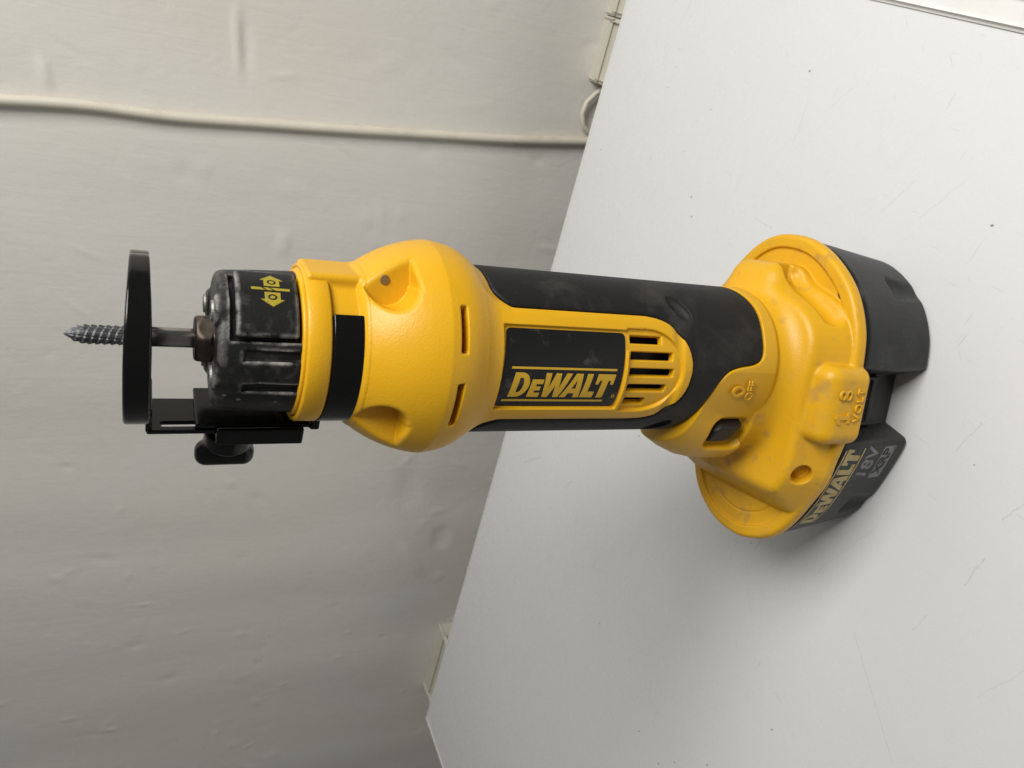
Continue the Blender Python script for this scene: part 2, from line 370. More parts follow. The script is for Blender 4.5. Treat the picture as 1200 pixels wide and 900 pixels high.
def table_material():
    M, t, P = mat('white_laminate')
    c0 = nd(t, 'ShaderNodeTexCoord'); v = c0.outputs['Object']
    big = noise(t, v, 5, 4, .5)
    c = mixc(t, ramp(t, big, [(.3,(0,0,0)),(.7,(1,1,1))]), (.70,.708,.705), (.72,.727,.725))
    sm = noise(t, v, 30, 5, .65, .5)
    c = mixc(t, mth(t, 'MULTIPLY', ramp(t, sm, [(.6,(0,0,0)),(.8,(1,1,1))]), .16), c, (.5,.49,.46))
    # dark specks
    for sc_, th, pick in ((42, .020, .80), (95, .045, .88), (30, .010, .55), (140, .06, .93)):
        vo = nd(t, 'ShaderNodeTexVoronoi'); vo.inputs['Scale'].default_value = sc_
        mp = nd(t, 'ShaderNodeMapping'); mp.inputs['Scale'].default_value = (1, .62, 1); mp.inputs['Rotation'].default_value = (0,0,sc_*.37)
        t.links.new(v, mp.inputs[0]); t.links.new(mp.outputs[0], vo.inputs['Vector'])
        s_ = nd(t, 'ShaderNodeSeparateColor'); t.links.new(vo.outputs['Color'], s_.inputs[0])
        on = mth(t, 'MULTIPLY', mth(t, 'LESS_THAN', vo.outputs['Distance'], th), mth(t, 'GREATER_THAN', s_.outputs[0], pick))
        c = mixc(t, mth(t, 'MULTIPLY', on, .75), c, (.10,.095,.09))
    # scratches: faint lines with their own place, length and weight (mm, table coordinates = world)
    sx = nd(t, 'ShaderNodeSeparateXYZ'); t.links.new(v, sx.inputs[0])
    wob = mth(t, 'MULTIPLY', mth(t, 'SUBTRACT', noise(t, v, 90, 3), .5), .003)
    X = mth(t, 'ADD', sx.outputs[0], wob); Y = mth(t, 'ADD', sx.outputs[1], wob)
    S = [((-172,-22),(-122,-1),.30,.55),((66,-12),(76,-28),.35,.4),((70,53),(77,64),.35,.5),((77,64),(86,66),.3,.35),
         ((-88,-52),(-76,-60),.4,.6),((-112,-30),(-104,-36),.3,.5),((-98,20),(-72,-12),.25,.3),((-70,300),(-78,330),.9,.5),
         ((-84,250),(-90,262),.8,.4),((110,40),(128,30),.3,.45),((60,-30),(72,-52),.25,.35),((-60,-66),(-48,-78),.35,.55),
         ((120,20),(126,4),.3,.4),((-130,-58),(-104,-84),.25,.4),((-150,60),(-118,66),.35,.25),((-36,-48),(-24,-58),.3,.5)]
    rr = random.Random(5)
    for k in range(7):
        x0, y0 = rr.uniform(-190, 130), rr.uniform(-80, 120); L = rr.uniform(4, 18); an = rr.uniform(0, 3.14)
        S.append(((x0,y0),(x0+L*math.cos(an), y0+L*math.sin(an)), rr.uniform(.14,.26), rr.uniform(.1,.3)))
    tot = None
    for (ax, ay), (bx, by), w, s in S:
        ax, ay, bx, by, w = ax*MM, ay*MM, bx*MM, by*MM, w*MM
        dx, dy = bx-ax, by-ay; L2 = dx*dx+dy*dy
        px = mth(t, 'SUBTRACT', X, ax); py = mth(t, 'SUBTRACT', Y, ay)
        tt = mth(t, 'ADD', mth(t, 'MULTIPLY', px, dx/L2), mth(t, 'MULTIPLY', py, dy/L2), True)
        ex = mth(t, 'SUBTRACT', px, mth(t, 'MULTIPLY', tt, dx)); ey = mth(t, 'SUBTRACT', py, mth(t, 'MULTIPLY', tt, dy))
        d = mth(t, 'SQRT', mth(t, 'ADD', mth(t, 'MULTIPLY', ex, ex), mth(t, 'MULTIPLY', ey, ey)))
        f = mth(t, 'MULTIPLY', mth(t, 'SUBTRACT', 1.0, mth(t, 'DIVIDE', d, w), True), s*.55)
        tot = f if tot is None else mth(t, 'MAXIMUM', tot, f)
    brk = ramp(t, noise(t, v, 350, 3, .6), [(.3,(.25,.25,.25)),(.6,(1,1,1))])
    c = mixc(t, mth(t, 'MULTIPLY', tot, brk), c, (.16,.155,.15))
    for rot_, st_, lo_ in ((.5, (900, 60, 1), .70), (-.9, (700, 40, 1), .71), (1.35, (1100, 70, 1), .72)):
        mp = nd(t, 'ShaderNodeMapping'); mp.inputs['Rotation'].default_value = (0, 0, rot_); mp2 = nd(t, 'ShaderNodeMapping'); mp2.inputs['Scale'].default_value = st_
        t.links.new(v, mp.inputs[0]); t.links.new(mp.outputs[0], mp2.inputs[0])
        c = mixc(t, mth(t, 'MULTIPLY', mth(t, 'MULTIPLY', ramp(t, noise(t, mp2.outputs[0], 1.0, 2, .4), [(lo_,(0,0,0)),(lo_+.06,(1,1,1))]), ramp(t, noise(t, v, 11, 3), [(.45,(0,0,0)),(.65,(1,1,1))])), .35), c, (.33,.32,.31))
    t.links.new(c, P.inputs['Base Color'])
    rg = noise(t, v, 55, 5, .65); t.links.new(mth(t, 'ADD', mth(t, 'MULTIPLY', rg, .24), .15), P.inputs['Roughness'])
    P.inputs['Specular IOR Level'].default_value = .35
    bump(t, P, mth(t, 'ADD', noise(t, v, 18, 3), mth(t, 'MULTIPLY', noise(t, v, 400, 2), .05)), .12, .002)
    return M
M_tab = table_material()
M_trim = plastic('white_edge_trim', (.74,.73,.71), .4, dirt=(.3,.28,.25), dirt_lo=.55, dirt_hi=.8, dirt_amt=.5, dscale=60, bstr=.1)
M_leg = plastic('grey_leg', (.4,.4,.4), .4, bstr=0)
TW, TD = 751.0, 760.0
table = bpy.data.objects.new('table', None); COL.objects.link(table)
tag(table, 'scratched white laminate table top under the yellow cutting tool', 'table')
def slab(name, a0, a1, d0, d1, z0, z1, material, parent, bev=1.0, skew=True):
    bm = bmesh.new(); bmesh.ops.create_cube(bm, size=1)
    for v in bm.verts:
        sk = (v.co.y+.5)*(d1-d0)+d0; k0, k1 = [(9.2-.0327*sk if q_ > 500 and skew else 0) for q_ in (a0, a1)]
        p = TP(a0+k0+(v.co.x+.5)*(a1+k1-a0-k0), d0+(v.co.y+.5)*(d1-d0), z0+(v.co.z+.5)*(z1-z0)); v.co = p*MM
    bmesh.ops.bevel(bm, geom=bm.edges[:], offset=bev*MM, segments=3, affect='EDGES', profile=.5)
    return bm_obj(name, bm, material, parent, False)
slab('table_top', 0, TW, 1.2, TD, -22, 0, M_tab, table, .8)
slab('edge_trim', TW+.5, TW+10, 0, TD, -24, .6, M_trim, table, 1.6)
slab('edge_trim', -1.6, -.05, 0, TD, -22, .15, M_trim, table, .5)
slab('edge_trim', -1.6, TW+.5, -.4, 1.15, -22, .1, M_trim, table, .4)
for a0 in (30, TW-70):
    for d0 in (30, TD-70): slab('leg', a0, a0+40, d0, d0+40, -740, -22.2, M_leg, table, 2)

# things on the wall behind the table
M_cable = plastic('aged_white_cable', (.66,.615,.51), .5, dirt=(.35,.31,.25), dirt_lo=.5, dirt_hi=.75, dirt_amt=.5, dscale=40, bstr=.1)
M_box = plastic('aged_ivory_plastic', (.60,.575,.48), .45, dirt=(.4,.35,.25), dirt_lo=.55, dirt_hi=.8, dirt_amt=.4, bstr=.05)
def WP(a, off, z): return B_ + e_*a + n_*(WGAP-off) + Vector((0,0,z))
cp = [(560,3.7,520),(572,3.7,440),(579.9,3.3,373),(584.3,3.1,325.6),(585.6,3.5,274),(590,3.1,218),(595.4,3.3,157),(601.9,3.2,90.6),(609.1,3.5,17.9),(618.5,3.5,-53),(626,3.5,-110),(640,3.5,-260),(655,3.5,-420)]
cs = []
for i in range(len(cp)-1):
    p0, p1, p2, p3 = [Vector(cp[min(max(i+k,0),len(cp)-1)]) for k in (-1,0,1,2)]
    for q in range(6):
        s = q/6; cs.append(.5*((2*p1)+(p2-p0)*s+(2*p0-5*p1+4*p2-p3)*s*s+(3*p1-p0-3*p2+p3)*s**3))
tag(tube('wall_cable', [WP(*c) for c in cs], 3.6, M_cable, None, 14), 'cream cable running up the wall behind the table', 'cable')
lp = [(672,6,-70),(664,6,-52),(657,6,-44),(649,6,-38),(640,6,-36.5),(631,6,-40),(626,6,-47),(623.5,6,-56),(623,6,-75),(625,6,-110)]
tag(tube('cable_loop', [WP(*c) for c in lp], 2.1, M_cable, None, 10), 'thin cream cable bent in a small loop below the ivory box', 'cable')
def wall_box(name, a0, a1, depth, z0, z1, label):
    r = bpy.data.objects.new(name, None); COL.objects.link(r); r.location = WP((a0+a1)/2, 0, z0)*MM; tag(r, label, 'socket box')
    inv = Matrix.Translation(-r.location)
    for nm, aa, bb, o0, o1, zz0, zz1, bv in (('back_plate', a0, a1, -1.5, depth*.45, z0, z1, 1.5), ('cover', a0+1.5, a1-1.5, depth*.45+.15, depth, z0+1.5, z1-1.5, 3.0)):
        bm = bmesh.new(); bmesh.ops.create_cube(bm, size=1)
        for v in bm.verts: v.co = inv @ (WP(aa+(v.co.x+.5)*(bb-aa), o0+(v.co.y+.5)*(o1-o0), zz0+(v.co.z+.5)*(zz1-zz0))*MM)
        bmesh.ops.bevel(bm, geom=bm.edges[:], offset=bv*MM, segments=3, affect='EDGES', profile=.5); bm_obj(nm, bm, M_box, r, False)
wall_box('socket_box', 667, 713, 26, -110, -38, 'ivory socket box on the wall next to the thin cable loop')
wall_box('switch_box', 717, 760, 24, -110, -38, 'ivory box on the wall beside the socket box, mostly cut off by the table edge')
wall_box('junction_box', -62, 40, 34, -120, -36, 'pale junction box on the dark part of the wall by the table corner')

# ------------------------------------------------------------------ the tool
tool = bpy.data.objects.new('cutout_tool', None); COL.objects.link(tool)
tool.rotation_euler = (0, 0, math.radians(-13)); tag(tool, 'yellow and black cordless cut-out tool standing upright on its battery on the white table', 'power tool')
R_ = 28.0
def part(name, me, material, parent=tool): return link(name, me, material, parent)

# --- outline of the rubber grip on the unrolled handle (arc, z)
GQ = q = Grid((-88.2,70,24.3), (88.2,197,30.2), .45)
S2, Z2 = q.X[:,:,0], q.Y[:,:,0]
pan = np.minimum(np.maximum(np.abs(S2+1.4)-20.4-np.clip(Z2-184,0,12)**2*.11, 136-Z2), np.sqrt((S2+1.4)**2+(Z2-136)**2)-20.4)
zb = [(-88,81),(-75,82),(-62,92),(-52,106),(-40,109),(-26,107.5),(-15,105.5),(-8,103.5),(-3,101.2),(.2,98),(1.8,93),(2.6,88),(4.2,84.4),(7.5,82.9),(14,82.4),(26,81.2),(38,82),(52,82),(70,81),(88,81)]
up = [(88,250),(-88,250)]
ZB = poly2d(np.broadcast_to(S2, (q.shape[0], q.shape[1])), np.broadcast_to(Z2, (q.shape[0], q.shape[1])), np.vstack([np.array([[-120,81]]), smooth_poly(zb, 4)[:-4], [[120,81],[120,250],[-120,250]]]))
reg = smax(ZB, -(pan-.35), .4); reg = smax(reg, Z2-(191.4+0*S2), 1)

# --- housing: motor head, neck, handle core, switch collar
H_ = 0.5
g = Grid((-44,-40,66), (40,40,252), H_); X, Y, Z = g.X, g.Y, g.Z
rho = np.sqrt(X*X+Y*Y); zz = g.ax[2]
pz = [180,190,192,194.5,197.5,201,205,209.2,213,217,221,225,228.5,231,232.4,233.2]
pr = [24,27.3,29.2,31.0,32.4,33.6,34.6,35.3,34.95,34.1,32.8,30.9,28.7,26.6,24.6,21]
z8 = zz.astype(np.float64)-209.2
ka = np.polyfit(np.array([209.2,213.5,217,221,225,228.5,231])-209.2, [35.25,34.45,33.5,32.0,30.0,27.9,26.1], 3); kb_ = np.polyfit(np.array([191,193,195,197.5,201,205,209.2])-209.2, [26.0,28.3,30.3,32.1,33.75,34.75,35.25], 4)
prof = np.where(zz > 209.2, np.polyval(ka, z8), np.polyval(kb_, z8)); prof = np.where(zz > 231, np.polyval(ka, 21.8)-((zz-231)/2.2)**2*2.5, prof).astype(np.float32)
prof[(zz < 188) | (zz > 233.4)] = 0
head = (rho-prof[None,None,:])*.82
head = np.where((Z < 187) | (Z > 234), 6, head)
handle = smax(rho-27.75, np.abs(Z-130)-66, 1)
neck = rcyl(rho, Z, 22.6, 225, 250, .8)
D = smin(head, handle, 3); D = smin(D, neck, 1.0)
del head, neck
# tab on the neck, right-hand side
th0 = math.radians(80); tx, ty = math.sin(th0), -math.cos(th0)
ra, ta = X*tx+Y*ty, -X*ty+Y*tx
D = smin(D, rbox(ra, ta, Z, (19.3,0,239), (5.4,9,9.5), 1.6), 1.2)
# flare of the head into the yellow front panel
th = np.arctan2(X, -Y); s_ = th*R_
fl_ = smax(rho-(28.0+np.clip((Z-182)/14,0,1)**2.2*1.8), np.abs(s_+1.4)-19.5-np.clip((Z-186),0,9)*.55, 3)
fl_ = smax(fl_, np.abs(Z-160)-36, 2); D = smin(D, fl_, 3); del fl_
# switch collar bulging to the left
gz = np.interp(zz, [0,84,90,97,103,108,113,118,300], [1,1,.97,.86,.66,.42,.14,0,0]).astype(np.float32)[None,None,:]
bul = np.minimum(rho-28.4, capsule(X, Y, 0*Z, (0,0,0), (-1,0,0), 28.4)+0)
cx = -19.5*gz; rr_ = 28.4-6.6*gz
tt = np.clip(X/np.where(cx == 0, -1e-3, cx), 0, 1)
bul = np.sqrt((X-tt*cx)**2+Y*Y) - (28.4+(rr_-28.4)*tt)
bul = smax(bul, np.maximum(76.5-Z, Z-119), 1.0)
D = smin(D, bul, 3); del bul
# hollow behind the vents
D = smax(D, -rcyl(rho, Z, 24.2, 112, 146, 1), .6)
D = smax(D, -rcyl(rho, Z, 27.5, 196, 212, 2), .6)
# vent: a D-shaped sunk field and five slots through it
zc = 116+0*Z
inner = np.maximum(np.abs(s_+1.4)-16.6, np.abs(Z-137)-8.6)
circ = np.sqrt((s_+1.4)**2+(Z-134.6)**2)-15.2
zsk = Z-.06*(s_+1.4)
vent2 = smin(np.maximum(np.abs(s_+1.4)-15.2, np.abs(zsk-138.4)-4.0), np.maximum(circ, zsk-142.4), .5)
D = smax(D, -np.maximum(np.maximum(vent2, 27.15-rho), Y-0), .35)
for k, (sc0, z0, z1) in enumerate([(-13.1,131.5,140.0),(-7.3,124.6,140.6),(-1.4,122.6,141.0),(4.5,123.6,141.4),(10.4,128.5,141.6)]):
    sl_ = np.maximum(np.abs(s_-sc0)-1.45, np.abs(Z-(z0+z1)/2)-(z1-z0)/2)
    D = smax(D, -np.maximum(np.maximum(sl_, 21-rho), Y), .35)
# label seat
D = smax(D, -np.maximum(np.maximum(np.maximum(np.abs(s_+1.3)-14.3, np.abs(Z-166.4)-23.2), 27.3-rho), Y), .3)
# head slots
for a0, a1, dz in ((7.5, 31.5, 0), (-33.5, -8.0, 0)):
    c0 = math.radians((a0+a1)/2); hw = math.radians((a1-a0)/2)
    D = smax(D, -np.maximum(np.maximum(np.maximum((np.abs(th-c0)-hw)*33, np.abs(Z-(205.3))-1.1), 25-rho), Y), .35)
# two scooped screw pockets
for xs, zs in ((21.8, 225.0), (-21.0, 225.0)):
    q = np.sqrt((X-xs)**2+((Z-zs))**2)-6.9
    q = smin(q, np.maximum(np.maximum(np.abs(Z-zs)-6.9, (xs-X)*np.sign(xs)), 0*Y-1), 1.5)
    D = smax(D, -np.maximum(q, Y+15.0), 1.3)
# switch pocket
nx_, ny_ = -math.sin(math.radians(38)), -math.cos(math.radians(38))
px_, py_ = -ny_, nx_
nn = (X+10)*nx_+(Y+0)*ny_; tt_ = (X+10)*px_+(Y)*py_
pocket = rbox(tt_, nn, Z, (-1.0, 28.0, 86.3), (7.6, 7.0, 9.2), 4.6)
D = smax(D, -pocket, 1.6)
# parting groove just under the collar is the edge of this part itself
fs = (np.clip(s_[:,:,0], -88, 88)-GQ.lo[0])/GQ.h; fz = np.clip((zz-GQ.lo[1])/GQ.h, 0, GQ.shape[1]-1.01)
i0 = np.clip(fs.astype(int), 0, GQ.shape[0]-2); ws = (fs-i0)[:,:,None].astype(np.float32); j0 = fz.astype(int); wz = (fz-j0)[None,None,:].astype(np.float32)
R2 = (reg[i0][:,:,j0]*(1-ws)+reg[i0+1][:,:,j0]*ws)*(1-wz)+(reg[i0][:,:,j0+1]*(1-ws)+reg[i0+1][:,:,j0+1]*ws)*wz
D = smax(D, -np.maximum(R2-.15, 25.2-rho), .5); del R2
me = g.mesh('housing', D); housing = part('housing', me, M_yel); del D, rho, th, s_

lathe('motor', [(.01,112),(20,112),(20,147),(.01,147)], M_dark, housing, 48)
lathe('motor', [(.01,197),(24,197),(24,211),(.01,211)], M_dark, housing, 48)
# screws at the bottom of the pockets
def screw(x, y, z, d, r, material, parent, hgt=1.2, slots=True):
    d = Vector(d).normalized(); bm = bmesh.new()
    bmesh.ops.create_cone(bm, cap_ends=True, segments=24, radius1=r, radius2=r*.86, depth=hgt)
    q = d.to_track_quat('Z', 'Y').to_matrix().to_4x4()
    for v in bm.verts: v.co = (q @ v.co + Vector((x,y,z)))*MM
    o = bm_obj('screw', bm, material, parent)
    for ang in (0.4, 1.97) if slots else ():
        b2 = bmesh.new(); bmesh.ops.create_cube(b2, size=1)
        for v in b2.verts: v.co = (q @ (Matrix.Rotation(ang,4,'Z') @ Vector((v.co.x*r*1.15, v.co.y*r*.26, v.co.z*.1+hgt*.5+.02))) + Vector((x,y,z)))*MM
        bm_obj('screw_slot', b2, M_dark, o)
screw(22.6, -15.1, 225.6, (0,-1,0), 1.6, M_brass, housing, .4, False)

# --- switch
q = Grid((-12,-10,-12), (12,10,12), .4)
sw = rbox(q.X, q.Y, q.Z, (0,0,0), (4.6,3.4,6.8), 1.4)
sw = smax(sw, (q.X*.75+q.Z*.65)-6.2, .8); sw = smax(sw, (-q.Y*.8-q.Z*.35)-3.6, .8)
o = part('power_switch', q.mesh('power_switch', sw), M_dark)
c = Vector((-10,0,87.2)) + Vector((nx_,ny_,0))*22.6 + Vector((px_,py_,0))*-1.2
o.matrix_local = Matrix(((px_,-nx_,0,c.x*MM),(py_,-ny_,0,c.y*MM),(0,0,1,c.z*MM),(0,0,0,1)))

# --- grip: rubber sleeve, built in (arc, z, r) and bent round the handle
q = GQ; G3 = q.Z
outer = G3-28.6 - .0*reg[:,:,None]
gr = smax(smax(reg[:,:,None]+0*G3, outer, 1.5), 24.9-G3, .3)
for s0, z0, tilt in ((22.9,118.6,.55),(-28.2,117.6,-.55)):
    ca, sa = math.cos(tilt), math.sin(tilt); u = (q.X-s0)*ca+(q.Y-z0)*sa; w_ = -(q.X-s0)*sa+(q.Y-z0)*ca
    gr = smax(gr, -(np.sqrt((u/6.4)**2+(w_/3.3)**2+((G3-28.8)/3.1)**2)-1)*3.0, .25)
part('grip', q.mesh('grip', gr, cylwarp), M_rub)

# --- name plate
def on_handle(rad):
    def f(u, v, w):            # u along the reading direction (downwards), v towards the right
        a = v/R_; r = rad+w; return (r*math.sin(a), -r*math.cos(a), -u)
    return f
ZT = 188.9
P = rrect(-ZT, -144.0, -15.2, 12.3, 1.6)
P = [(x+(y+1.4)*.035*(1 if x < -165 else .10), y) for x, y in P]
plate = bend('nameplate', outline_mesh([P]), on_handle(27.36), .12, M_label, tool, .9, 1)
lg, lw = logo(); Lx0, Lx1 = -185.6, -146.6; sx = (Lx1-Lx0)/lw; hgt = 8.9
def place_logo(v0):
    return [[(Lx0+x*sx, v0+y*hgt) for x, y in s] for s in lg]
def refine(s, d=1.0):
    out = []
    for i, p in enumerate(s):
        q_ = s[(i+1) % len(s)]; n = max(1, int(math.dist(p, q_)/d)); out += [(p[0]+(q_[0]-p[0])*k/n, p[1]+(q_[1]-p[1])*k/n) for k in range(n)]
    return out
bend('lettering', outline_mesh([refine(s) for s in place_logo(-11.1)]), on_handle(27.47), .07, M_print, plate, .9, 1)
for x0, x1, v0 in ((-186.0,-146.6,-1.0),(-187.2,-149.2,-12.95)):
    bend('rule_line', outline_mesh([[(x0,v0),(x1,v0),(x1,v0+.75),(x0,v0+.75)]]), on_handle(27.47), .07, M_print, plate, .9, 1)
bend('registered_mark', outline_mesh([ell(-145.6,-10.6,.62,.62), ell(-145.6,-10.6,.42,.42)]), on_handle(27.47), .07, M_print, plate, .9, 1)

# --- embossed OFF on the collar
def on_collar(u, v, w):
    a = (u-7.0)/30; r = 29.05+w; return (r*math.sin(a)-1.2, -r*math.cos(a)+.0, v)
def shifted(me, du, dv):
    for v_ in me.vertices: v_.co.x += du; v_.co.y += dv
    return me
bend('embossed_off', shifted(text_mesh('OFF', 4.9, .07), .8, 86.8), on_collar, .15, M_yel, housing, 1.0, 0)
bend('embossed_zero', outline_mesh([[(x+.6, y+92.6) for x, y in ell(0,0,2.3,3.0)], [(x+.6, y+92.6) for x, y in ell(0,0,1.2,1.8)]]), on_collar, .2, M_yel, housing, 1.0, 0)

# --- base housing with the battery plate
OUT = smooth_poly([(52.5,3),(50.5,-10),(44,-22),(34,-32.5),(21,-39.3),(8,-41.6),(-10,-41.8),(-26,-40.6),(-43,-35.2),(-60,-27.5),(-73,-17),(-79.5,-3),(-80.5,8),(-77.5,21),(-68,33),(-52,40),(-30,43.5),(0,43.5),(21,41.3),(35,33.5),(45,24),(50.8,14)], 5)
g = Grid((-84,-50,43), (56,47,90), .5); X, Y, Z = g.X, g.Y, g.Z; rho = np.sqrt(X*X+Y*Y)
o2 = poly2d(X[:,:,0], Y[:,:,0], OUT)[:,:,None]
def extr(d2, Z, z0, z1, e):
    a_, b_ = d2+e, np.abs(Z-(z0+z1)/2)-(z1-z0)/2+e
    return np.minimum(np.maximum(a_,b_),0)+np.sqrt(np.maximum(a_,0)**2+np.maximum(b_,0)**2)-e
flg = extr(o2, Z, 45, 51.0, 2.2)
flg = smax(flg, -np.maximum(o2+5.6, 49.6-Z), .8)
flg = smax(flg, -(np.maximum(np.abs(o2+11.5)-.35, 49.2-Z)+0*X*(X < -50)+np.where(X > -56, 4, 0)), .3)
BLK = smooth_poly([(-61,30),(-61.5,-5),(-60.5,-23),(-55,-29.5),(-42,-37),(-30,-38.6),(-8,-39.2),(10,-39.6),(20,-36.5),(28,-29),(32.5,-18),(34.5,0),(33,18),(27,30),(10,38),(-20,39),(-48,38)], 4)
b2 = poly2d(X[:,:,0], Y[:,:,0], BLK)[:,:,None]
blk = smax((b2+np.clip(Z-50,0,40)*.30)*.95, Z-66.5, 2.6)
sl = np.array([-28., 19.]); sl /= np.hypot(*sl)
lft = (X+60.5)*(-.80)+(Z-50.5)*.60
blk = smax(blk, lft, 3); blk = smax(blk, 46-Z, .3)
core = smax(rho-26.8, Z-82, 1)
cor2 = smax(capsule(X, Y, 0*Z, (0,0,0), (-16,0,0), 22.5), Z-77.2, 1.0)
bod = smin(blk, core, 14); bod = smin(bod, cor2, 5)
# lump on the right with a slot and a sunk finger rest
lump = rbox(X, Y, Z, (26,2,58), (14.5,14,11.5), 7); bod = smin(bod, lump, 7)
bod = smax(bod, -capsule(X, Y, Z, (37.5,-11.5,58.5), (24.5,-33.0,56.5), 4.6), 1.6)
bod = smax(bod, -rbox(X, Y, Z, (31.5,-9.2,60), (9,3.0,3.4), .8), .6)
# 18 VOLT cap over the latch
cap = rbox(X, Y, Z-.18*(Y+36), (-9.4,-36.5,53.5), (15.2,8.2,11.0), 5.2)
bod = smin(bod, cap, 1.2)
D = smin(bod, flg, .8)
D = smax(D, -np.maximum(np.abs(X+9.4)-15.2+.0*Y, np.maximum(Z-44.6, Y+20)), .3)
# screw hole
hd = Vector((-.25,-.83,.5)).normalized(); hc = Vector((-38.5,-33.0,58.3))
hx, hy, hz = X-hc.x, Y-hc.y, Z-hc.z; al_ = hx*hd.x+hy*hd.y+hz*hd.z
D = smax(D, -np.maximum(np.sqrt(np.maximum(hx*hx+hy*hy+hz*hz-al_*al_, 0))-4.1, -al_-3.6), .8)
base = part('base_housing', g.mesh('base_housing', D), M_yeld); del D, bod, blk, flg
screw(31.6, -28.2, 50.0, (0,0,1), 1.7, M_nut, base, .8)
hb = hc-hd*3.5; screw(hb.x, hb.y, hb.z, hd, 2.9, M_yeld, base, .8, False)
def on_cap(u, v, w):
    y = -44.85 - w + .0*v; return (-9.4+u, y+.0, 53.2+v)
bend('embossed_voltage', shifted(text_mesh('8', 9.6, .06), 4.9, 2.6), on_cap, .55, M_yeld, base, 30, 0)
bend('embossed_one', outline_mesh([[(-5.6,-1.0),(-1.6,-1.0),(-1.6,.3),(-2.7,.3),(-2.7,6.1),(-3.9,6.1),(-6.0,4.9),(-6.0,3.6),(-4.3,4.3),(-4.3,.3),(-5.6,.3)]]), on_cap, .55, M_yeld, base, 30, 0)
bend('embossed_volt', shifted(text_mesh('VOLT', 4.9, .04, 0, 1.08), 1.2, -4.9), on_cap, .5, M_yeld, base, 30, 0)

# --- battery pack
INS = 1.0
g = Grid((-82,-45,-.6), (54,45,46), .5); X, Y, Z = g.X, g.Y, g.Z
o2 = poly2d(X[:,:,0], Y[:,:,0], OUT)[:,:,None]
PT = .115
pk = extr(o2+INS+(45-Z)*PT, Z, 0, 44.8, 3.0)
notch = np.maximum(np.abs(X+10.8-(Y+33)*.0)-13.2-(-33-Y)*.35-np.clip(20-Z,0,20)*.06, Y+31.0-(45-Z)*.20)
pk = smax(pk, -notch, 2.6)
for cx_, cy_, rr_, zt in ((38.8,-28.6,7.2,21),(-61.5,-29.5,9.2,18)):
    pk = smax(pk, -smax(np.sqrt((X-cx_)**2+(Y-cy_)**2)-rr_, Z-zt, 2.5), 1.2)
pk = smax(pk, -rbox(X, Y, Z, (-10.8,-30,27.2), (11.2,6.5,9.2), .8), .5)
pack = part('battery_pack', g.mesh('battery_pack', pk), M_pack); del pk
q = Grid((-11.2,-3,-9), (11.2,3,9), .35)
lt = rbox(q.X, q.Y, q.Z, (0,0,0), (10.6,2,7.2), .9)
lt = smax(lt, -rbox(q.X, q.Y, q.Z, (0,-2.4,.3), (8.8,1.3,4.6), .6), .4)
lt = smin(lt, rbox(q.X, q.Y, q.Z, (0,-1.2,.3), (7.2,.9,1.2), .4), .4)
lo = part('latch_button', q.mesh('latch_button', lt), M_pack, pack); lo.location = Vector((-10.8,-26.4,26.6))*MM
# printing round the front-left of the pack
d_ = np.hypot(*np.diff(np.vstack([OUT, OUT[:1]]), axis=0).T); cum = np.concatenate([[0], np.cumsum(d_)])
OC = np.vstack([OUT, OUT[:1]])
def pack_at(s):
    x, y = np.interp(s, cum, OC[:,0]), np.interp(s, cum, OC[:,1]); e = .8
    tx_, ty_ = np.interp(s+e, cum, OC[:,0])-np.interp(s-e, cum, OC[:,0]), np.interp(s+e, cum, OC[:,1])-np.interp(s-e, cum, OC[:,1])
    L = math.hypot(tx_, ty_); return x, y, ty_/L, -tx_/L
S0 = cum[np.argmin(np.hypot(OUT[:,0]+27.5, OUT[:,1]+40.2))]
sgn = None
x_, y_, nx0, ny0 = pack_at(S0); OUTSGN = 1 if (nx0*0+ny0*-1) > 0 else -1
DIR = 1 if pack_at(S0+5)[0] < x_ else -1            # arc grows to the left or to the right
def on_pack(u, v, w):                                # u = 0 at the right end, negative to the left; v = height
    x, y, a_, b_ = pack_at(S0-DIR*u); off = -(INS+(45-v)*PT)+w
    return (x+a_*OUTSGN*off, y+b_*OUTSGN*off, v)
Lw = 44.0
bend('pack_lettering', outline_mesh([refine([(-46.0+x*Lw/lw, 31.2+y*9.6) for x, y in s]) for s in lg]), on_pack, .12, M_fade, pack, 1.0, 0)
for v0 in (29.6, 41.6):
    bend('pack_rule_line', outline_mesh([refine([(-47,v0),(-2.5,v0),(-2.5,v0+.7),(-47,v0+.7)])]), on_pack, .1, M_fade, pack, 1.0, 0)
bend('pack_voltage', shifted(text_mesh('18V', 10.5, .25, .15), -11.5, 22.6), on_pack, .12, M_greyink, pack, 1.0, 0)
bar = outline_mesh([refine(rrect(-20,-3.0,8.6,16.4,.6), 1.0)]); bend('pack_badge', bar, on_pack, .10, M_greyink, pack, 1.0, 0)
bend('pack_badge_letters', shifted(text_mesh('XRP', 7.6, .2, .15), -11.5, 12.6), on_pack, .2, M_label, pack, 1.0, 0)

# --- collar ring and clamp band on the neck
ring = lathe('collar_ring', [(21.2,242),(24.2,242),(24.5,242.5),(24.5,248.2),(24.1,248.9),(23.3,249),(23.0,248.6),(22.9,244),(21.2,244),(21.2,242)], M_yel, tool, 160)
q = Grid((-88.2,230,21), (88.2,244,26.5), .4)
tb = smax(np.abs(q.Y-236.9)-4.7, np.abs(q.Z-23.6)-1.0, .5); tb = smax(tb, q.X-15.0, .6)
part('clamp_band', q.mesh('clamp_band', tb+0*q.X, cylwarp), M_gloss)

